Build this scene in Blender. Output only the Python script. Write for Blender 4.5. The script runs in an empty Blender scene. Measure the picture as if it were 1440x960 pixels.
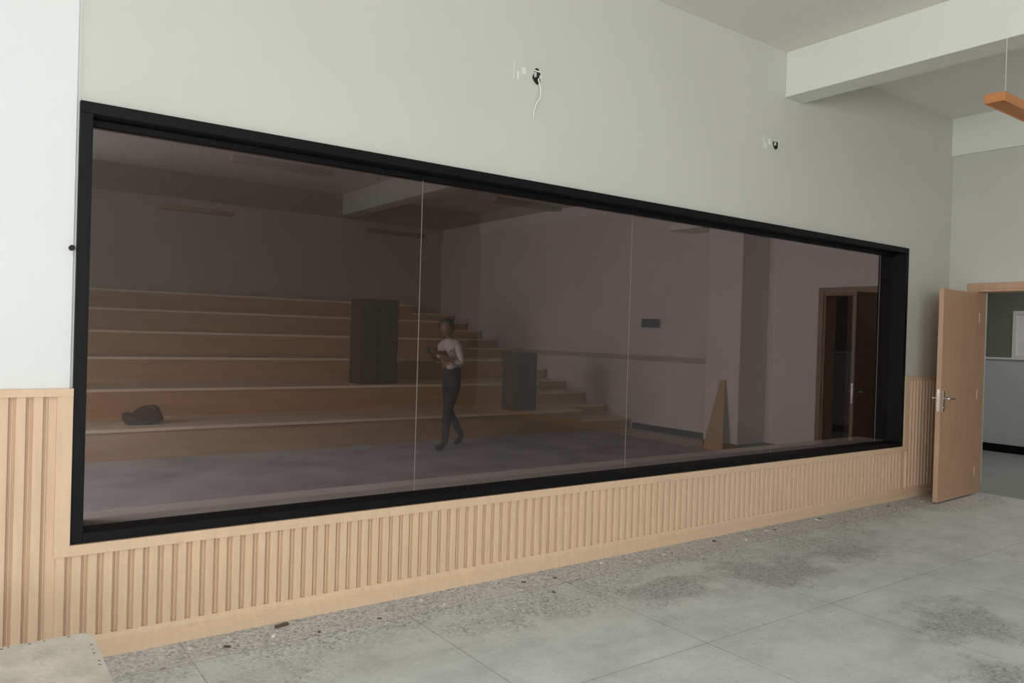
import bpy, bmesh, math, random
from mathutils import Vector, Matrix
random.seed(4)
scene = bpy.context.scene
scene.view_settings.view_transform = 'Standard'

# ---------------------------------------------------------------- materials
def lin(c):
    return tuple(((x/255)/12.92 if x/255 <= 0.04045 else (((x/255)+0.055)/1.055)**2.4) for x in c)
def new_mat(name):
    m = bpy.data.materials.new(name); m.use_nodes = True
    return m, m.node_tree, m.node_tree.nodes['Principled BSDF']
def mat(name, rgb, rough=0.7, var=0.06, scale=4.0, stretch=(1,1,1), bump=0.0, metal=0.0, bscale=None, spec=0.5):
    m, nt, b = new_mat(name)
    N, L = nt.nodes, nt.links
    tc = N.new('ShaderNodeTexCoord'); mp = N.new('ShaderNodeMapping')
    mp.inputs['Scale'].default_value = stretch
    L.new(tc.outputs['Object'], mp.inputs['Vector'])
    n = N.new('ShaderNodeTexNoise'); n.inputs['Scale'].default_value = scale
    n.inputs['Detail'].default_value = 6
    L.new(mp.outputs[0], n.inputs['Vector'])
    r = N.new('ShaderNodeValToRGB'); c = lin(rgb)
    r.color_ramp.elements[0].position = 0.3; r.color_ramp.elements[1].position = 0.7
    r.color_ramp.elements[0].color = (*[max(0, x*(1-var)) for x in c], 1)
    r.color_ramp.elements[1].color = (*[min(1, x*(1+var)) for x in c], 1)
    L.new(n.outputs['Fac'], r.inputs['Fac']); L.new(r.outputs['Color'], b.inputs['Base Color'])
    b.inputs['Roughness'].default_value = rough; b.inputs['Metallic'].default_value = metal
    b.inputs['Specular IOR Level'].default_value = spec
    if bump:
        n2 = N.new('ShaderNodeTexNoise'); n2.inputs['Scale'].default_value = bscale or scale*4
        L.new(mp.outputs[0], n2.inputs['Vector'])
        bp = N.new('ShaderNodeBump'); bp.inputs['Strength'].default_value = bump; bp.inputs['Distance'].default_value = 0.01
        L.new(n2.outputs['Fac'], bp.inputs['Height']); L.new(bp.outputs['Normal'], b.inputs['Normal'])
    return m

M_wall = mat('wall_paint', (200,199,191), 0.85, 0.02, 1.2, bump=0.04, bscale=60)
M_wall_l = mat('wall_paler_left', (220,223,221), 0.85, 0.02, 1.2, bump=0.04, bscale=60)  # paler tone for the wall left of the window
M_beam = mat('beam_paint', (224,224,215), 0.85, 0.02, 1.5)
M_ceil = mat('ceiling_paint', (226,224,216), 0.9, 0.02, 1.0)
M_wood = mat('wainscot_laminate', (214,184,155), 0.5, 0.05, 6, (6,6,0.5))
M_door = mat('door_veneer', (190,153,124), 0.4, 0.08, 6, (5,5,0.5))
M_black = mat('black_frame', (9,9,11), 0.55, 0.3, 8, bump=0.1, spec=0.2)
M_white = mat('white_plastic', (225,225,218), 0.5, 0.02)
M_sill = mat('white_sill', (236,236,236), 0.5, 0.05, 6)
M_chrome = mat('brushed_steel', (190,190,190), 0.25, 0.03, metal=1.0)
M_seam = mat('silicone_seam', (128,122,118), 0.5, 0.05)
M_wire = mat('dark_wire', (60,55,52), 0.6, 0.05)
M_dark = mat('dark_hole', (30,28,26), 0.8, 0.3, 20)
M_orange = mat('lamp_orange', (190,125,75), 0.45, 0.05, 5)
M_lampb = mat('lamp_brown', (104,74,62), 0.5, 0.05, 5)
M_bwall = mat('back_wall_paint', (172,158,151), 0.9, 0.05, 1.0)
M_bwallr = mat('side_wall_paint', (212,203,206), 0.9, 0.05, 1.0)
M_bfloor = mat('back_floor', (178,180,188), 0.7, 0.25, 1.6, bump=0.1)
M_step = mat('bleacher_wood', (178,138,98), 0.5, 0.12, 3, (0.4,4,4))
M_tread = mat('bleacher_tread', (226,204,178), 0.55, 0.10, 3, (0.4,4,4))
M_darkdoor = mat('dark_walnut', (66,48,38), 0.5, 0.12, 4, (4,4,0.5))
M_cor_hi = mat('corridor_upper_dim', (118,119,110), 0.9, 0.04, 1)  # dimness of the upper corridor wall is put into this darker colour
M_cor_lo = mat('corridor_lower_paint', (190,192,190), 0.8, 0.03, 1)
M_cor_fl = mat('corridor_floor', (150,152,148), 0.6, 0.08, 3)

def floor_mat():
    m, nt, b = new_mat('terrazzo_floor'); N, L = nt.nodes, nt.links
    tc = N.new('ShaderNodeTexCoord'); P = tc.outputs['Object']
    def mth(op, a, bb=None, clamp=False):
        n = N.new('ShaderNodeMath'); n.operation = op; n.use_clamp = clamp
        for i, v in enumerate((a, bb)):
            if v is None: continue
            if isinstance(v, (int, float)): n.inputs[i].default_value = v
            else: L.new(v, n.inputs[i])
        return n.outputs[0]
    def noise(scale, detail=5, rough=0.6):
        n = N.new('ShaderNodeTexNoise'); n.inputs['Scale'].default_value = scale
        n.inputs['Detail'].default_value = detail; n.inputs['Roughness'].default_value = rough
        L.new(P, n.inputs['Vector']); return n.outputs['Fac']
    def ramp(f, stops):
        r = N.new('ShaderNodeValToRGB'); e = r.color_ramp.elements
        while len(e) < len(stops): e.new(0.5)
        for i, (p, c) in enumerate(stops):
            e[i].position = p; e[i].color = (*lin(c), 1)
        L.new(f, r.inputs['Fac']); return r.outputs['Color']
    def mix(f, a, c):
        n = N.new('ShaderNodeMix'); n.data_type = 'RGBA'
        L.new(f, n.inputs[0]); 
        for i, v in ((6, a), (7, c)):
            if isinstance(v, tuple): n.inputs[i].default_value = (*lin(v), 1)
            else: L.new(v, n.inputs[i])
        return n.outputs[2]
    vo = N.new('ShaderNodeTexVoronoi'); vo.inputs['Scale'].default_value = 80; L.new(P, vo.inputs['Vector'])
    sepc = N.new('ShaderNodeSeparateColor'); L.new(vo.outputs['Color'], sepc.inputs[0])
    chips = ramp(sepc.outputs[0], [(0.0,(112,113,111)),(0.22,(170,172,169)),(0.65,(190,192,189)),(1.0,(218,219,215))])
    dust = ramp(noise(2.6, 9, 0.65), [(0.3,(188,192,190)),(0.5,(208,211,208)),(0.75,(224,227,224))])
    sx = N.new('ShaderNodeSeparateXYZ'); L.new(P, sx.inputs[0]); X, Y = sx.outputs[0], sx.outputs[1]
    n1 = noise(1.7, 8, 0.7); n1c = mth('SUBTRACT', n1, 0.5)
    n2c = mth('SUBTRACT', noise(4.5, 6, 0.7), 0.5)
    # bare terrazzo strip next to the wall and worn patches elsewhere
    strip = mth('ADD', mth('MULTIPLY', mth('SUBTRACT', Y, 3.3), 2.6), mth('MULTIPLY', n1c, 7))
    mask = mth('ADD', strip, 0.25, True)
    def patch(cx, cy, rx, ry):
        dx = mth('DIVIDE', mth('SUBTRACT', X, cx), rx); dy = mth('DIVIDE', mth('SUBTRACT', Y, cy), ry)
        d = mth('SQRT', mth('ADD', mth('MULTIPLY', dx, dx), mth('MULTIPLY', dy, dy)))
        d = mth('ADD', mth('ADD', d, mth('MULTIPLY', n1c, 3.5)), mth('MULTIPLY', n2c, 2.6))
        return mth('MULTIPLY', mth('SUBTRACT', 1.2, d), 1.5, True)
    damp = None
    for p in [(5.42,3.12,.45,.26),(4.45,3.1,.5,.28),(4.7,1.95,.4,.25),(4.0,1.5,.25,.2),(3.5,3.2,.4,.2)]:
        k = patch(*p); damp = k if damp is None else mth('MAXIMUM', damp, k)
    worn = mth('MULTIPLY', mth('SUBTRACT', noise(0.9, 8, 0.75), 0.54), 8, True)
    mask = mth('MAXIMUM', mask, mth('MULTIPLY', worn, 0.7))
    mask = mth('MAXIMUM', mask, mth('MULTIPLY', damp, 0.9))
    mask = mth('ADD', mth('MULTIPLY', mask, 0.72), 0.14)
    base = mix(mask, dust, chips)
    base = mix(mth('MULTIPLY', damp, 0.27), base, (112,112,108))
    # streaky wipe marks
    for rot, amt in ((0.5, 0.40), (-0.7, 0.28)):
        mp = N.new('ShaderNodeMapping'); mp.inputs['Scale'].default_value = (0.8,4,1); mp.inputs['Rotation'].default_value = (0,0,rot)
        L.new(P, mp.inputs['Vector']); ns = N.new('ShaderNodeTexNoise'); ns.inputs['Scale'].default_value = 1.6; ns.inputs['Detail'].default_value = 8
        ns.inputs['Roughness'].default_value = 0.65
        L.new(mp.outputs[0], ns.inputs['Vector'])
        st = mth('MULTIPLY', mth('SUBTRACT', ns.outputs['Fac'], 0.5), 4.0, True)
        base = mix(mth('MULTIPLY', st, amt), base, (170,173,170))
    # divider strips every 1.1 m
    def joint(c, off):
        f = mth('FRACT', mth('DIVIDE', mth('ADD', c, off), 1.1))
        d = mth('MINIMUM', f, mth('SUBTRACT', 1.0, f))
        return mth('LESS_THAN', d, 0.0028)
    j = mth('MAXIMUM', joint(X, 11.0-0.9), joint(Y, 11.0-3.62))
    j = mth('MULTIPLY', j, mth('MULTIPLY', noise(3, 4), 1.0))
    base = mix(j, base, (112,106,100))
    L.new(base, b.inputs['Base Color'])
    b.inputs['Roughness'].default_value = 0.62
    bp = N.new('ShaderNodeBump'); bp.inputs['Strength'].default_value = 0.15; bp.inputs['Distance'].default_value = 0.005
    L.new(noise(30), bp.inputs['Height']); L.new(bp.outputs['Normal'], b.inputs['Normal'])
    return m
M_floor = floor_mat()

def glass_mat():
    m = bpy.data.materials.new('tinted_glass'); m.use_nodes = True
    nt = m.node_tree; N, L = nt.nodes, nt.links; N.clear()
    out = N.new('ShaderNodeOutputMaterial'); mx = N.new('ShaderNodeMixShader')
    tr = N.new('ShaderNodeBsdfTransparent'); tr.inputs['Color'].default_value = (0.28,0.248,0.236,1)
    gl = N.new('ShaderNodeBsdfGlossy'); gl.inputs['Roughness'].default_value = 0.015
    gl.inputs['Color'].default_value = (0.9,0.87,0.87,1)
    lw = N.new('ShaderNodeLayerWeight'); lw.inputs['Blend'].default_value = 0.5
    p = N.new('ShaderNodeMath'); p.operation = 'POWER'; p.inputs[1].default_value = 4
    q = N.new('ShaderNodeMath'); q.operation = 'MULTIPLY_ADD'; q.inputs[1].default_value = 0.8; q.inputs[2].default_value = 0.085
    L.new(lw.outputs['Facing'], p.inputs[0]); L.new(p.outputs[0], q.inputs[0]); L.new(q.outputs[0], mx.inputs[0])
    L.new(tr.outputs[0], mx.inputs[1]); L.new(gl.outputs[0], mx.inputs[2]); L.new(mx.outputs[0], out.inputs[0])
    return m
M_glass = glass_mat()

# ---------------------------------------------------------------- mesh helpers
class MB:
    def __init__(s): s.v=[]; s.f=[]; s.mi=[]; s.mats=[]
    def m(s, mt):
        if mt not in s.mats: s.mats.append(mt)
        return s.mats.index(mt)
    def face(s, pts, mt):
        i=len(s.v); s.v += [tuple(p) for p in pts]; s.f.append(tuple(range(i,i+len(pts)))); s.mi.append(s.m(mt))
    def box(s, x0,x1,y0,y1,z0,z1, mt, M=None):
        c=[(x0,y0,z0),(x1,y0,z0),(x1,y1,z0),(x0,y1,z0),(x0,y0,z1),(x1,y0,z1),(x1,y1,z1),(x0,y1,z1)]
        if M: c=[tuple(M@Vector(p)) for p in c]
        i=len(s.v); s.v+=c
        for f in ((3,2,1,0),(4,5,6,7),(0,1,5,4),(1,2,6,5),(2,3,7,6),(3,0,4,7)):
            s.f.append(tuple(i+k for k in f)); s.mi.append(s.m(mt))
        return s
    def cyl(s, p0, p1, r, mt, n=12, r1=None):
        p0=Vector(p0); p1=Vector(p1); d=(p1-p0).normalized(); r1=r if r1 is None else r1
        a=d.orthogonal().normalized(); b=d.cross(a); i=len(s.v)
        for k in range(n):
            t=2*math.pi*k/n; o=a*math.cos(t)+b*math.sin(t)
            s.v.append(tuple(p0+o*r)); s.v.append(tuple(p1+o*r1))
        k_=s.m(mt)
        for k in range(n):
            j=(k+1)%n; s.f.append((i+2*k,i+2*j,i+2*j+1,i+2*k+1)); s.mi.append(k_)
        s.f.append(tuple(i+2*k for k in reversed(range(n)))); s.mi.append(k_)
        s.f.append(tuple(i+2*k+1 for k in range(n))); s.mi.append(k_)
        return s
    def obj(s, name, parent=None, bevel=0, smooth=False):
        me=bpy.data.meshes.new(name); me.from_pydata(s.v,[],s.f)
        for mt in s.mats: me.materials.append(mt)
        for p,k in zip(me.polygons,s.mi): p.material_index=k; p.use_smooth=smooth
        me.update()
        o=bpy.data.objects.new(name,me); scene.collection.objects.link(o)
        if parent: o.parent=parent
        if bevel:
            b=o.modifiers.new('bevel','BEVEL'); b.width=bevel; b.segments=2; b.limit_method='ANGLE'
        return o
def empty(name, loc=(0,0,0)):
    e=bpy.data.objects.new(name,None); e.empty_display_size=0.1; scene.collection.objects.link(e); e.location=loc; return e

CEIL=3.98; XL=-3.0; XR=8.66; YB=-5.0; YW=3.95; YW2=4.19
WX0,WX1,WZ0,WZ1 = 0.433,7.73,0.525,2.51
BX=9.40; BY=15.9
# ---------------------------------------------------------------- shell
MB().box(XL-.2,XR+.2,YB-.2,YW2,-.1,0,M_floor).obj('floor')
MB().box(XL-.2,XR+.2,YB-.2,YW2,CEIL,CEIL+.12,M_ceil).obj('ceiling')
w=MB()
w.box(XL-.2,WX0,YW,YW2,0,CEIL,M_wall_l)
w.box(WX1,BX+.2,YW,YW2,0,CEIL,M_wall)
w.box(WX0,WX1,YW,YW2,0,WZ0,M_wall)
w.box(WX0,WX1,YW,YW2,WZ1,CEIL,M_wall)
w.box(XL,WX0-.012,YW-.014,YW,0,CEIL,M_wall_l)      # slightly proud plaster of the column
w.obj('wall_front')
DY0,DY1,DZ=2.74,3.66,2.12
w=MB()
w.box(XR,XR+.2,DY1+.05,YW,0,CEIL,M_wall)
w.box(XR,XR+.2,YB,DY0-.05,0,CEIL,M_wall)
w.box(XR,XR+.2,DY0-.05,DY1+.05,DZ+.05,CEIL,M_wall)
w.obj('wall_right')
def wall_with_windows(name, axis, pos0, pos1, a0, a1, wins, z0, z1, mt, ztop=CEIL):
    w=MB(); cur=a0
    def bx(b0,b1,c0,c1):
        if axis=='x': w.box(pos0,pos1,b0,b1,c0,c1,mt)
        else: w.box(b0,b1,pos0,pos1,c0,c1,mt)
    for (s,e) in wins:
        bx(cur,s,0,ztop); bx(s,e,0,z0); bx(s,e,z1,ztop); cur=e
    bx(cur,a1,0,ztop)
    return w.obj(name)
wall_with_windows('wall_left','x',XL-.2,XL,YB,YW,[(-4.2,-1.4),(-.6,3.0)],0.9,3.3,M_wall)
wall_with_windows('wall_back','y',YB-.2,YB,XL-.2,XR+.2,[(-2.6,1.2)],0.9,3.3,M_wall)
k=1
def window_frame(axis, pos, s, e, z0, z1):
    global k
    f=MB(); t=.05
    def bx(b0,b1,c0,c1):
        if axis=='x': f.box(pos-.03,pos+.03,b0,b1,c0,c1,M_white)
        else: f.box(b0,b1,pos-.03,pos+.03,c0,c1,M_white)
    bx(s,e,z0,z0+t); bx(s,e,z1-t,z1); bx(s,e,z0+1.6,z0+1.6+t)
    n=3
    for i in range(n+1):
        c=s+(e-s-t)*i/n; bx(c,c+t,z0+t,z1-t)
    f.obj('window_%d'%k); k+=1
window_frame('x',XL-.1,-4.2,-1.4,.9,3.3); window_frame('x',XL-.1,-.6,3.0,.9,3.3); window_frame('y',YB-.1,-2.6,1.2,.9,3.3)
# beams
MB().box(5.64,5.90,YB,YW,3.60,CEIL,M_beam).obj('ceiling_beam',bevel=.006)
MB().box(XR-.035,XR,YB,YW,3.58,CEIL,M_beam).obj('ceiling_beam.001')

# ---------------------------------------------------------------- wainscot
def slats(mb, u0,u1,z0,z1, T, pitch=.064):
    """T maps (u, depth) -> (x,y); depth grows into the room"""
    base=.004; top=.024
    pts=[(u0,base)]; u=u0+.006
    while u+pitch<u1:
        pts += [(u,base),(u+.003,top-.003),(u+.006,top),(u+.038,top),(u+.041,top-.003),(u+.043,base),(u+.050,base),(u+.051,base+.008),(u+.056,base+.008),(u+.057,base)]
        u+=pitch
    pts.append((u1,base))
    for a,b in zip(pts[:-1],pts[1:]):
        A=T(*a);B=T(*b)
        mb.face([(*A,z0),(*B,z0),(*B,z1),(*A,z1)],M_wood)
Tf=lambda u,d:(u,YW-.014-d)
wz=1.225
wc=MB()
XE=XR-.012
slats(wc,XL+.01,WX0-.062,.09,wz-.03,Tf)
slats(wc,WX0-.062,WX1+.062,.09,WZ0-.045,Tf)
slats(wc,WX1+.062,XE,.09,wz-.03,Tf)
yf=YW-.014
def trimx(x0,x1,z0,z1,d=.034): wc.box(x0,x1,yf-d,YW-(.015 if x1<=WX0 else .001),z0,z1,M_wood)
trimx(XL+.01,WX0,wz-.035,wz); trimx(WX0-.062,WX0,WZ0-.05,wz-.035,.030)
trimx(WX0,WX1,WZ0-.05,WZ0-.002); trimx(WX1,WX1+.062,WZ0-.05,wz-.035,.030); trimx(WX1,XE,wz-.035,wz)
wc.obj('wainscot_front')
# baseboards (moulded profile)
def baseboard(name, T, u0, u1):
    prof=[(0,0),(.050,0),(.050,.045),(.042,.050),(.042,.058),(.036,.062),(.036,.078),(.030,.088),(.028,.096),(.024,.100),(0,.100)]
    b=MB()
    for (d0,z0),(d1,z1) in zip(prof[:-1],prof[1:]):
        A0=T(u0,d0);A1=T(u1,d0);B0=T(u0,d1);B1=T(u1,d1)
        b.face([(*A0,z0),(*A1,z0),(*B1,z1),(*B0,z1)],M_wood)
    b.face([(*T(u0,d),z) for d,z in prof],M_wood); b.face([(*T(u1,d),z) for d,z in reversed(prof)],M_wood)
    return b.obj(name)
baseboard('baseboard_front',lambda u,d:(u,YW-.014-d),XL,XR)
baseboard('baseboard_right',lambda u,d:(XR-d,u),YB,DY0-.09)

# ---------------------------------------------------------------- observation window
win=empty('window_4')
f=MB(); fw=.052; y0=YW-.034
f.box(WX0,WX1,y0,YW2+.01,WZ1-fw,WZ1,M_black)                     # head lining
f.box(WX0,WX0+fw,y0,YW2+.01,WZ0,WZ1-fw,M_black)
f.box(WX1-fw,WX1,y0,YW2+.01,WZ0,WZ1-fw,M_black)
f.box(WX0+fw,WX1-fw,y0,4.058,WZ0,WZ0+.045,M_black)
GY=4.06
f.box(WX0+fw,WX1-fw,GY-.035,GY-.012,WZ1-fw-.03,WZ1-fw,M_black)      # glazing bead
f.obj('frame',win,bevel=.002)
MB().box(WX0+fw,WX1-fw,4.064,4.36,WZ0+.001,WZ0+.046,M_sill).obj('sill',win)
gx0,gx1,gz0,gz1=WX0+fw,WX1-fw,WZ0+.04,WZ1-fw
g=MB(); s=MB(); xs=[gx0,2.25,4.0,5.75,7.45,gx1]
for a,b in zip(xs[:-1],xs[1:]):
    g.face([(a,GY,gz0),(b,GY,gz0),(b,GY,gz1),(a,GY,gz1)],M_glass)
for x in xs[1:-1]:
    s.box(x-.0018,x+.0018,GY-.003,GY-.001,gz0,gz1,M_seam)
g.obj('glass_panes',win); s.obj('seams',win)
MB().cyl((WX0-.02,YW-.016,1.85),(WX0-.02,YW-.05,1.85),.012,M_dark).obj('wall_bolt')

# ---------------------------------------------------------------- wall boxes with cable
def junction(name, x, z, px, cable):
    e=empty(name,(x,YW,z)); 
    m=MB()
    hole=[(.035*math.cos(t)*(1+.25*math.sin(3*t+x)), .045*math.sin(t)*(1+.2*math.cos(2*t+x))) for t in [i*math.pi/8 for i in range(16)]]
    m.face([(a,-.003,b) for a,b in hole],M_dark)
    m.box(-.03,.03,-.008,-.002,.028,.036,M_white); m.box(.026,.033,-.012,-.002,-.03,.03,M_white)
    m.box(-.012,.006,-.02,-.003,-.02,.012,M_dark); m.box(.008,.02,-.018,-.003,-.015,.004,M_white)
    m.box(-.024,-.014,-.016,-.003,-.01,.02,M_wall)
    m.obj('recess_box',e)
    m=MB()
    for (a0,a1,b0,b1) in ((-.055,-.05,-.05,.056),(.01,.04,-.01,.035),(-.03,-.012,-.05,.0)):
        m.box(px+a0,px+a1,-.004,0,b0,b1,M_beam)
    m.obj('plaster_patch',e,bevel=.001)
    if cable:
        cu=bpy.data.curves.new('cable','CURVE'); cu.dimensions='3D'; cu.bevel_depth=.0045
        sp=cu.splines.new('BEZIER'); P=[(0.0,-.015,-.01),(.012,-.03,-.12),(-.02,-.02,-.2),(-.03,-.012,-.27)]
        sp.bezier_points.add(len(P)-1)
        for bp,p in zip(sp.bezier_points,P): bp.co=p; bp.handle_left_type=bp.handle_right_type='AUTO'
        cu.materials.append(M_white); o=bpy.data.objects.new('cable',cu); scene.collection.objects.link(o); o.parent=e
junction('junction_box',3.0,3.19,-.13,True)
junction('junction_box',5.53,3.18,-.11,False)

# ---------------------------------------------------------------- door
d=empty('door_1')
c=MB()
for a,b in ((DY0-.05,DY0),(DY1,DY1+.05)):
    c.box(XR-.012,XR+.212,a,b,0,DZ,M_door)
c.box(XR-.012,XR+.212,DY0-.05,DY1+.05,DZ,DZ+.05,M_door)
for a,b in ((DY0-.09,DY0-.03),(DY1+.03,DY1+.09)): c.box(XR-.022,XR,a,b,0,DZ+.09,M_door)
c.box(XR-.022,XR,DY0-.03,DY1+.03,DZ+.03,DZ+.09,M_door)
c.obj('casing',d,bevel=.003)
ang=math.atan2(3.615-3.655,7.80-8.64)
L_=.86
R=Matrix.Translation((8.64,3.655,0))@Matrix.Rotation(ang,4,'Z')
lf=MB(); lf.box(0,L_,-.022,.022,.012,2.105,M_door,R)
lf.obj('leaf',d,bevel=.002)
h=MB()
for sgn in (-1,1):
    yy=sgn*.022
    h.box(L_-.085,L_-.045,min(yy,yy+sgn*.006),max(yy,yy+sgn*.006),.90,1.10,M_chrome,R)
    h.cyl(R@Vector((L_-.065,yy,1.03)),R@Vector((L_-.065,yy+sgn*.05,1.03)),.010,M_chrome)
    h.cyl(R@Vector((L_-.065,yy+sgn*.05,1.03)),R@Vector((L_-.19,yy+sgn*.055,1.025)),.009,M_chrome)
    h.cyl(R@Vector((L_-.065,yy,.94)),R@Vector((L_-.065,yy+sgn*.02,.94)),.012,M_chrome)
h.box(L_-.002,L_+.002,-.012,.012,.9,1.12,M_chrome,R)
h.obj('lever_handle',d,bevel=.001)
hg=MB()
for z in (.25,1.05,1.85): hg.cyl(R@Vector((-.004,.026,z-.05)),R@Vector((-.004,.026,z+.05)),.008,M_door)
hg.obj('hinges',d)

# ---------------------------------------------------------------- corridor
CX=12.65
MB().box(XR+.2,CX+.2,-.5,8.2,-.1,-.0005,M_cor_fl).obj('floor_corridor')
MB().box(XR+.2,CX+.2,-.5,8.2,3.2,3.3,M_ceil).obj('ceiling_corridor')
w=MB(); w.box(CX,CX+.2,-.5,8.2,0,1.40,M_cor_lo); w.box(CX,CX+.2,-.5,8.2,1.40,3.2,M_cor_hi)
w.box(XR+.2,CX,-.7,-.5,0,3.2,M_cor_lo); w.box(BX+.2,CX,8.0,8.2,0,3.2,M_cor_lo)
w.obj('wall_corridor')
MB().box(CX-.02,CX,-.5,8.0,0,.12,M_black).obj('baseboard_corridor')
MB().box(CX-.03,CX,-.5,8.0,1.385,1.41,M_sill).obj('trim_1')
cw=MB(); cx_=CX-.002
cw.box(CX-.03,cx_,4.0,4.84,1.41,1.45,M_white); cw.box(CX-.03,cx_,4.0,4.84,2.05,2.10,M_white)
cw.box(CX-.03,cx_,4.0,4.05,1.45,2.05,M_white); cw.box(CX-.03,cx_,4.79,4.84,1.45,2.05,M_white)
cw.box(CX-.015,cx_,4.05,4.79,1.45,2.05,M_sill); cw.obj('bright_window_panel')  # pale panel stands for a window, its brightness put into the colour

# ---------------------------------------------------------------- pendant lamps
def pendant(x,y,z=3.1,Lh=1.25,M=None,Wm=None):
    M=M or M_orange; Wm=Wm or M_white
    e=empty('pendant_lamp',(x,y,z)); 
    m=MB(); m.box(0,Lh,-.06,.06,.012,.06,M); m.box(.0,Lh,-.06,-.050,0,.012,M); m.box(.0,Lh,.050,.06,0,.012,M)
    m.box(0,.012,-.05,.05,0,.012,M); m.box(Lh-.012,Lh,-.05,.05,0,.012,M)
    m.obj('housing',e,bevel=.003)
    MB().box(.012,Lh-.012,-.05,.05,.006,.012,M).obj('diffuser',e)
    wv=MB()
    for wx in (.16,Lh-.3):
        top=CEIL-z
        if 5.64<x+wx<5.90 and y<YW: top=3.6-z
        wv.cyl((wx,0,.06),(wx,0,top),.0015,Wm,6); wv.cyl((wx,0,top-.02),(wx,0,top),.012,Wm,12)
    wv.obj('suspension_wires',e)
pendant(5.34,2.2,Lh=1.3)
for x,y in ((5.15,7.55),(2.1,7.55),(5.3,11.3),(2.2,11.3),(-.6,9.4)): pendant(x,y,Lh=1.0,M=M_lampb,Wm=M_wire)

# ---------------------------------------------------------------- room behind the glass
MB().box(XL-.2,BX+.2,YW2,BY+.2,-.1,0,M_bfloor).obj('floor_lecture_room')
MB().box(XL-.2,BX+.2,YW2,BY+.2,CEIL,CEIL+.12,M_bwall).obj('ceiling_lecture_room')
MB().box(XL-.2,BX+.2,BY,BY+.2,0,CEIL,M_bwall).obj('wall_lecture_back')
MB().box(BX,BX+.2,YW2,BY,0,CEIL,M_bwallr).obj('wall_lecture_right')
wall_with_windows('wall_lecture_left','x',XL-.2,XL,YW2,BY,[(5.0,8.4)],0.9,3.3,M_bwall)
window_frame('x',XL-.1,5.0,8.4,.9,3.3)
MB().box(8.80,BX,6.75,7.35,0,CEIL,M_bwallr).obj('pillar',bevel=.01)
MB().box(8.79,8.80,6.74,7.35,0,.1,M_black).box(8.79,BX,6.738,6.75,0,.1,M_black).box(BX-.012,BX,4.2,5.0,0,.1,M_black).box(BX-.012,BX,5.95,6.73,0,.1,M_black).box(BX-.012,BX,7.36,9.38,0,.1,M_black).obj('baseboard_lecture_right')
MB().box(BX-.07,BX,7.36,BY-.01,1.17,1.25,M_bwall).obj('trim_2')
# bleachers
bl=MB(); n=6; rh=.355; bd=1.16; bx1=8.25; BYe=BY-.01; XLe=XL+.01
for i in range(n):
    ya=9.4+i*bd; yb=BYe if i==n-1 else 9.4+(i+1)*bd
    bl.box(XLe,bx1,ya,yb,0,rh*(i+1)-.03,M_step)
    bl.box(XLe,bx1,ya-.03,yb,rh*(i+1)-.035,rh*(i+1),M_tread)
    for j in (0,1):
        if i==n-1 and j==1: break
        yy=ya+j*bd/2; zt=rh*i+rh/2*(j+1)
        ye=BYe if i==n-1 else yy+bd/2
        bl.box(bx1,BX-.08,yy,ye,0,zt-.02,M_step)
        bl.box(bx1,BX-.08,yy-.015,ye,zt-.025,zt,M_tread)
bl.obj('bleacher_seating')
# dark door of lecture room
dd=empty('door_2'); m=MB()
m.box(BX-.03,BX-.001,5.02,5.10,0,2.28,M_darkdoor); m.box(BX-.03,BX-.001,5.86,5.94,0,2.28,M_darkdoor); m.box(BX-.03,BX-.001,5.10,5.86,2.2,2.28,M_darkdoor)
m.obj('casing',dd); m=MB(); m.box(BX-.02,BX-.001,5.10,5.86,.01,2.2,M_dark); m.box(BX-.026,BX-.02,5.45,5.52,.02,2.19,M_darkdoor); m.obj('leaf',dd)
# solid dark blocks on the bleachers, added to imitate door reflections in the glass
def reflection_block(name,x,y,z,wd,dp,ht):
    e=empty(name,(x,y,z)); m=MB()
    m.box(0,wd,0,dp,.0,ht,M_darkdoor); m.obj('dark_block',e,bevel=.004)
    m=MB(); m.box(.03,wd/2-.01,-.012,0,.06,ht-.05,M_darkdoor); m.box(wd/2+.01,wd-.03,-.012,0,.06,ht-.05,M_darkdoor); m.obj('doors',e,bevel=.003)
    m=MB(); 
    for s_ in (-1,1): m.cyl((wd/2+s_*.03,-.03,ht*.5-.06),(wd/2+s_*.03,-.03,ht*.5+.06),.006,M_dark,8)
    m.obj('handles',e)
reflection_block('door_reflection',4.98,10.75,.71,.62,.40,1.30)
reflection_block('door_reflection',7.02,9.56,.355,.42,.35,.90)
# soft bag lying on the lowest bench
bm=bmesh.new(); bmesh.ops.create_uvsphere(bm,u_segments=24,v_segments=16,radius=1)
for v in bm.verts:
    x,y,z=v.co; z2=max(z,-.72); q=1+.12*math.sin(5*x+3*y)+.08*math.sin(9*y+4*z)
    v.co=(math.copysign(abs(x)**.7,x)*.20*q,math.copysign(abs(y)**.8,y)*.13*q,(z2+.72)*.11*(1+.25*math.sin(4*x)))
me=bpy.data.meshes.new('bag'); bm.to_mesh(me); bm.free(); me.materials.append(M_darkdoor)
for p in me.polygons: p.use_smooth=True
eb=empty('shoulder_bag',(1.80,9.75,.3555)); o=bpy.data.objects.new('bag_body',me); scene.collection.objects.link(o); o.parent=eb
cu=bpy.data.curves.new('strap','CURVE'); cu.dimensions='3D'; cu.bevel_depth=.010
sp=cu.splines.new('BEZIER'); P=[(-.15,0,.10),(-.05,-.02,.19),(.08,0,.20),(.15,.0,.10)]; sp.bezier_points.add(3)
for bp,p in zip(sp.bezier_points,P): bp.co=p; bp.handle_left_type=bp.handle_right_type='AUTO'
cu.materials.append(M_darkdoor); o=bpy.data.objects.new('strap',cu); scene.collection.objects.link(o); o.parent=eb
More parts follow.
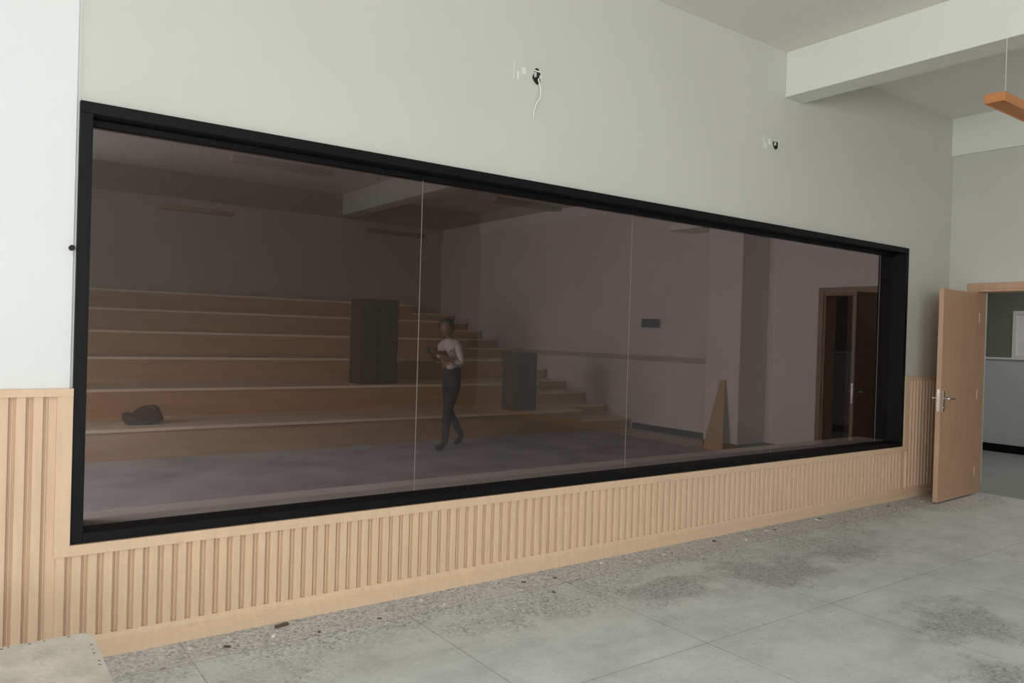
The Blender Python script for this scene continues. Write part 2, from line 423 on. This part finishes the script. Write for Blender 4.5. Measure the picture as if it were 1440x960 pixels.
# speaker on wall, leaning plank
sp=MB(); sp.box(BX-.2,BX-.04,8.8,9.05,1.72,1.86,M_dark); sp.box(BX-.05,BX,8.88,8.96,1.75,1.83,M_chrome); sp.obj('wall_speaker',bevel=.008)
pm=MB(); Mx=Matrix.Translation((8.60,6.85,0))@Matrix.Rotation(.19,4,'Y')
pm.v=[tuple(Mx@Vector(p)) for p in [(-.015,-.02,0),(.015,-.02,0),(.015,.32,0),(-.015,.32,0),(-.015,.12,1.0),(.015,.12,1.0),(.015,.20,1.0),(-.015,.20,1.0)]]
for fc in ((3,2,1,0),(4,5,6,7),(0,1,5,4),(1,2,6,5),(2,3,7,6),(3,0,4,7)): pm.f.append(fc); pm.mi.append(pm.m(M_step))
pm.obj('leaning_board')

# ---------------------------------------------------------------- work table (bottom left)
M_board = mat('dusty_board', (196,188,176), 0.7, 0.16, 9, bump=0.25, bscale=50)
M_edge = mat('board_edge', (92,80,66), 0.7, 0.2, 20)
wt=empty('work_table')
X0,X1,Y0,Y1,zt,th,r=-.75,.385,2.18,2.85,.50,.022,.045
out=[]
for cx,cy,a0 in ((X1-r,Y1-r,0),(X0+r,Y1-r,90),(X0+r,Y0+r,180),(X1-r,Y0+r,270)):
    for i in range(7):
        a=math.radians(a0+15*i); out.append((cx+r*math.cos(a),cy+r*math.sin(a)))
tb=MB(); nn=len(out)
tb.face([(x,y,zt) for x,y in out],M_board); tb.face([(x,y,zt-th) for x,y in reversed(out)],M_edge)
for i in range(nn):
    a=out[i];b=out[(i+1)%nn]; tb.face([(*a,zt-th),(*b,zt-th),(*b,zt),(*a,zt)],M_edge)
tb.obj('top',wt)
ck=MB()   # small chips along the rim
for i in range(26):
    if random.random()<.6: x,y=random.uniform(0,X1-.05),Y1-.012-random.random()*.006
    else: x,y=X1-.012-random.random()*.006,random.uniform(Y0+.1,Y1-.06)
    a=random.uniform(.0015,.0035); ck.box(x-a,x+a,y-a*.6,y+a*.6,zt,zt+.0015,M_edge)
ck.obj('rim_chips',wt)
lg=MB()
for x in (X0+.08,X1-.14):
    for y in (Y0+.08,Y1-.14): lg.box(x,x+.03,y,y+.03,0,zt-th,M_black)
lg.box(X0+.08,X1-.11,Y1-.14,Y1-.11,zt-th-.03,zt-th,M_black); lg.box(X0+.08,X1-.11,Y0+.08,Y0+.11,zt-th-.03,zt-th,M_black)
lg.obj('legs',wt)

# ---------------------------------------------------------------- debris on the floor
db=MB()
for i in range(34):
    x=random.uniform(.7,7.8); y=3.86-abs(random.gauss(0,.12))-.02; s_=random.uniform(.004,.010)
    Mx=Matrix.Translation((x,y,0))@Matrix.Rotation(random.uniform(0,3.1),4,'Z')
    db.box(-s_*1.6,s_*1.6,-s_,s_,0,s_*.5,random.choice([M_sill,M_board,M_edge]),Mx)
Mx=Matrix.Translation((1.38,3.83,0))@Matrix.Rotation(.2,4,'Z'); db.box(-.035,.035,-.010,.010,0,.012,M_edge,Mx)
db.obj('floor_debris')

# ---------------------------------------------------------------- person
M_skin=mat('skin',(128,92,74),.55,.05,10); M_shirt=mat('white_shirt',(196,190,188),.8,.05,8,bump=.2)
M_trs=mat('dark_trousers',(48,44,50),.8,.1,8,bump=.2); M_hair=mat('black_hair',(26,22,20),.6,.3,30); M_shoe=mat('dark_shoes',(38,34,34),.5,.1)
M_eye=mat('eye_white',(230,228,222),.3,.01); M_lip=mat('lips',(140,80,74),.5,.03)
pe=empty('person',(5.36,8.72,0)); pe.rotation_euler=(0,0,math.radians(188))   # local +x is facing
def skinned(name, V, E, root=0, sub=2, parent=None):
    me=bpy.data.meshes.new(name); me.from_pydata([v[:3] for v in V],E,[]); o=bpy.data.objects.new(name,me); scene.collection.objects.link(o)
    sk=o.modifiers.new('skin','SKIN'); sk.use_smooth_shade=True
    for i,v in enumerate(V):
        d_=me.skin_vertices[0].data[i]; d_.radius=(v[3],v[4] if len(v)>4 else v[3]); d_.use_root=(i==root)
    s_=o.modifiers.new('sub','SUBSURF'); s_.levels=sub; s_.render_levels=sub
    dg=bpy.context.evaluated_depsgraph_get(); dg.update(); ev=o.evaluated_get(dg); nm=bpy.data.meshes.new_from_object(ev)
    o.modifiers.clear(); o.data=nm; nm.name=name
    for p in nm.polygons: p.use_smooth=True
    o.parent=parent
    return o
V=[(0,0,.93,.13,.15),(.01,0,1.08,.105,.14),(.04,0,1.25,.12,.165),(.055,0,1.37,.10,.13),(.07,0,1.44,.05),(.085,0,1.52,.048),
 (.045,.17,1.375,.062),(.03,.235,1.13,.045),(.23,.14,1.20,.034),(.29,.10,1.24,.024),
 (.045,-.17,1.375,.062),(.03,-.235,1.13,.045),(.23,-.14,1.20,.034),(.29,-.10,1.24,.024),
 (.01,.09,.84,.09),(.15,.10,.50,.062),(.16,.10,.28,.058),(.17,.10,.09,.042),(.23,.105,.045,.042),(.33,.11,.032,.032),
 (-.01,-.09,.84,.09),(-.03,-.10,.50,.062),(-.17,-.10,.30,.056),(-.28,-.10,.13,.042),(-.25,-.105,.06,.042),(-.16,-.11,.033,.033)]
E=[(0,1),(1,2),(2,3),(3,4),(4,5),(3,6),(6,7),(7,8),(8,9),(3,10),(10,11),(11,12),(12,13),(0,14),(14,15),(15,16),(16,17),(17,18),(18,19),(0,20),(20,21),(21,22),(22,23),(23,24),(24,25)]
body=skinned('body',V,E,0,2,pe)
for m_ in (M_shirt,M_trs,M_skin,M_shoe): body.data.materials.append(m_)
for p in body.data.polygons:
    c_=p.center; k_=0
    if c_.z<1.06: k_=1
    if c_.z<.10: k_=3
    if c_.z>1.445: k_=2
    if c_.z>1.05 and c_.x>.13 and c_.z<1.3: k_=2
    p.material_index=k_
# head
bm=bmesh.new(); bmesh.ops.create_uvsphere(bm,u_segments=28,v_segments=20,radius=1)
for v in bm.verts:
    x,y,z=v.co; w_=.074*(1-.22*max(0,-z)**1.5); dpt=.095*(1-.12*max(0,-z))
    nx=x*dpt+ (.012*max(0,-z) if x>0 else 0); v.co=(nx,y*w_,z*.118)
    if x>.8 and abs(y)<.16 and -.35<z<.12: v.co.x+=.022*(1-abs(y)/.16)*(1-abs(z+.15)/.35)
    if x>.6 and abs(abs(y)-.42)<.16 and abs(z-.05)<.12: v.co.x-=.008
me=bpy.data.meshes.new('head'); bm.to_mesh(me); bm.free(); me.materials.append(M_skin)
for p in me.polygons: p.use_smooth=True
hd=bpy.data.objects.new('head',me); scene.collection.objects.link(hd); hd.parent=pe; hd.location=(.105,0,1.60); hd.rotation_euler=(0,.15,0)
def blob(name,loc,sc,mt,par,seg=14):
    bm=bmesh.new(); bmesh.ops.create_uvsphere(bm,u_segments=seg,v_segments=seg//2+2,radius=1)
    for v in bm.verts: v.co=(v.co.x*sc[0],v.co.y*sc[1],v.co.z*sc[2])
    me=bpy.data.meshes.new(name); bm.to_mesh(me); bm.free(); me.materials.append(mt)
    for p in me.polygons: p.use_smooth=True
    o=bpy.data.objects.new(name,me); scene.collection.objects.link(o); o.parent=par; o.location=loc; return o
for s_ in (-1,1):
    blob('eye',(.080,s_*.030,.004),(.010,.013,.008),M_eye,hd); blob('pupil',(.089,s_*.030,.004),(.003,.005,.005),M_dark,hd,10)
    blob('ear',(-.004,s_*.074,-.006),(.016,.008,.030),M_skin,hd)
blob('mouth',(.090,0,-.062),(.008,.024,.006),M_lip,hd)
bm=bmesh.new(); bmesh.ops.create_uvsphere(bm,u_segments=28,v_segments=20,radius=1)
dl=[v for v in bm.verts if (v.co.x>.25 and v.co.z<.52) or v.co.z<-.5 or (v.co.x>-.1 and v.co.z<-.05)]
bmesh.ops.delete(bm,geom=dl,context='VERTS')
for v in bm.verts: v.co=(v.co.x*.104-.004,v.co.y*.083,v.co.z*.127+.003)
me=bpy.data.meshes.new('hair'); bm.to_mesh(me); bm.free(); me.materials.append(M_hair)
for p in me.polygons: p.use_smooth=True
hr=bpy.data.objects.new('hair',me); scene.collection.objects.link(hr); hr.parent=hd
# hands holding a phone
for s_,nm in ((1,'hand_left'),(-1,'hand_right')):
    wx,wy,wz_=.29,s_*.10,1.24
    HV=[(wx,wy,wz_,.022,.016),(wx+.04,wy-s_*.012,wz_+.025,.030,.014),(wx+.075,wy-s_*.02,wz_+.045,.032,.013)]
    HE=[(0,1),(1,2)]
    o=skinned(nm+'_palm',HV,HE,0,2,pe); o.data.materials.append(M_skin)
    for fi,(oz,ln) in enumerate(((-.024,.058),(-.008,.072),(.010,.078),(.026,.070))):
        bx_,by_,bz_=wx+.07,wy-s_*.02,wz_+.043+oz*.9
        FV=[(bx_-.015,by_,bz_,.009),(bx_+ln*.4,by_-s_*.002,bz_+.006,.0085),(bx_+ln*.62,by_-s_*.022,bz_+.008,.008),(bx_+ln*.5,by_-s_*.042,bz_+.008,.007)]
        o=skinned(nm+'_finger_%d'%(fi+1),FV,[(0,1),(1,2),(2,3)],0,1,pe); o.data.materials.append(M_skin)
    o=skinned(nm+'_thumb',[(wx+.03,wy-s_*.012,wz_+.035,.011),(wx+.045,wy-s_*.035,wz_+.065,.010),(wx+.065,wy-s_*.055,wz_+.075,.0085)],[(0,1),(1,2)],0,1,pe); o.data.materials.append(M_skin)
MB().box(.385,.395,-.075,.075,1.25,1.33,M_dark).obj('phone',pe,bevel=.002)

# ---------------------------------------------------------------- light
wld=bpy.data.worlds.new('sky'); scene.world=wld; wld.use_nodes=True
wld.node_tree.nodes['Background'].inputs[0].default_value=(.92,.96,1,1); wld.node_tree.nodes['Background'].inputs[1].default_value=1.0
def area(name,loc,target,sx,sy,power,col=(1,1,1)):
    l=bpy.data.lights.new(name,'AREA'); l.shape='RECTANGLE'; l.size=sx; l.size_y=sy; l.energy=power; l.color=col
    o=bpy.data.objects.new(name,l); scene.collection.objects.link(o); o.location=loc
    o.rotation_euler=(Vector(target)-Vector(loc)).to_track_quat('-Z','Y').to_euler(); return o
area('daylight_left_a',(XL-.3,1.2,2.1),(5,.6,1.7),3.5,2.3,68,(.95,.985,1))
area('daylight_left_b',(XL-.3,-2.8,2.1),(6,-.5,1.7),2.7,2.3,205,(.96,.985,1))
area('daylight_back',(-.7,YB-.3,2.1),(5,3,1.9),3.7,2.3,260,(.985,.985,.99))
area('daylight_lecture',(XL-.3,6.7,2.1),(6,8.0,1.0),3.3,2.3,440,(1,.97,.94))
area('corridor_light',(10.8,3.5,3.15),(10.8,3.5,0),1.2,1.2,28,(1,.98,.94))

# ---------------------------------------------------------------- camera
r=.03; p=math.radians(.456)
ax=Vector((.5873,.8094,0)); rt=Vector((.8094,-.5873,0)); uz=Vector((0,0,1))
fwd=ax*math.cos(p)-uz*math.sin(p); up0=uz*math.cos(p)+ax*math.sin(p)
cr=rt*math.cos(r)+up0*math.sin(r); cu_=up0*math.cos(r)-rt*math.sin(r)
cam=bpy.data.cameras.new('camera'); co=bpy.data.objects.new('camera',cam); scene.collection.objects.link(co)
cam.sensor_width=36; cam.lens=27; cam.clip_start=.05
Mw=Matrix((cr,cu_,-fwd)).transposed().to_4x4(); Mw.translation=(0,0,1.52); co.matrix_world=Mw
scene.camera=co
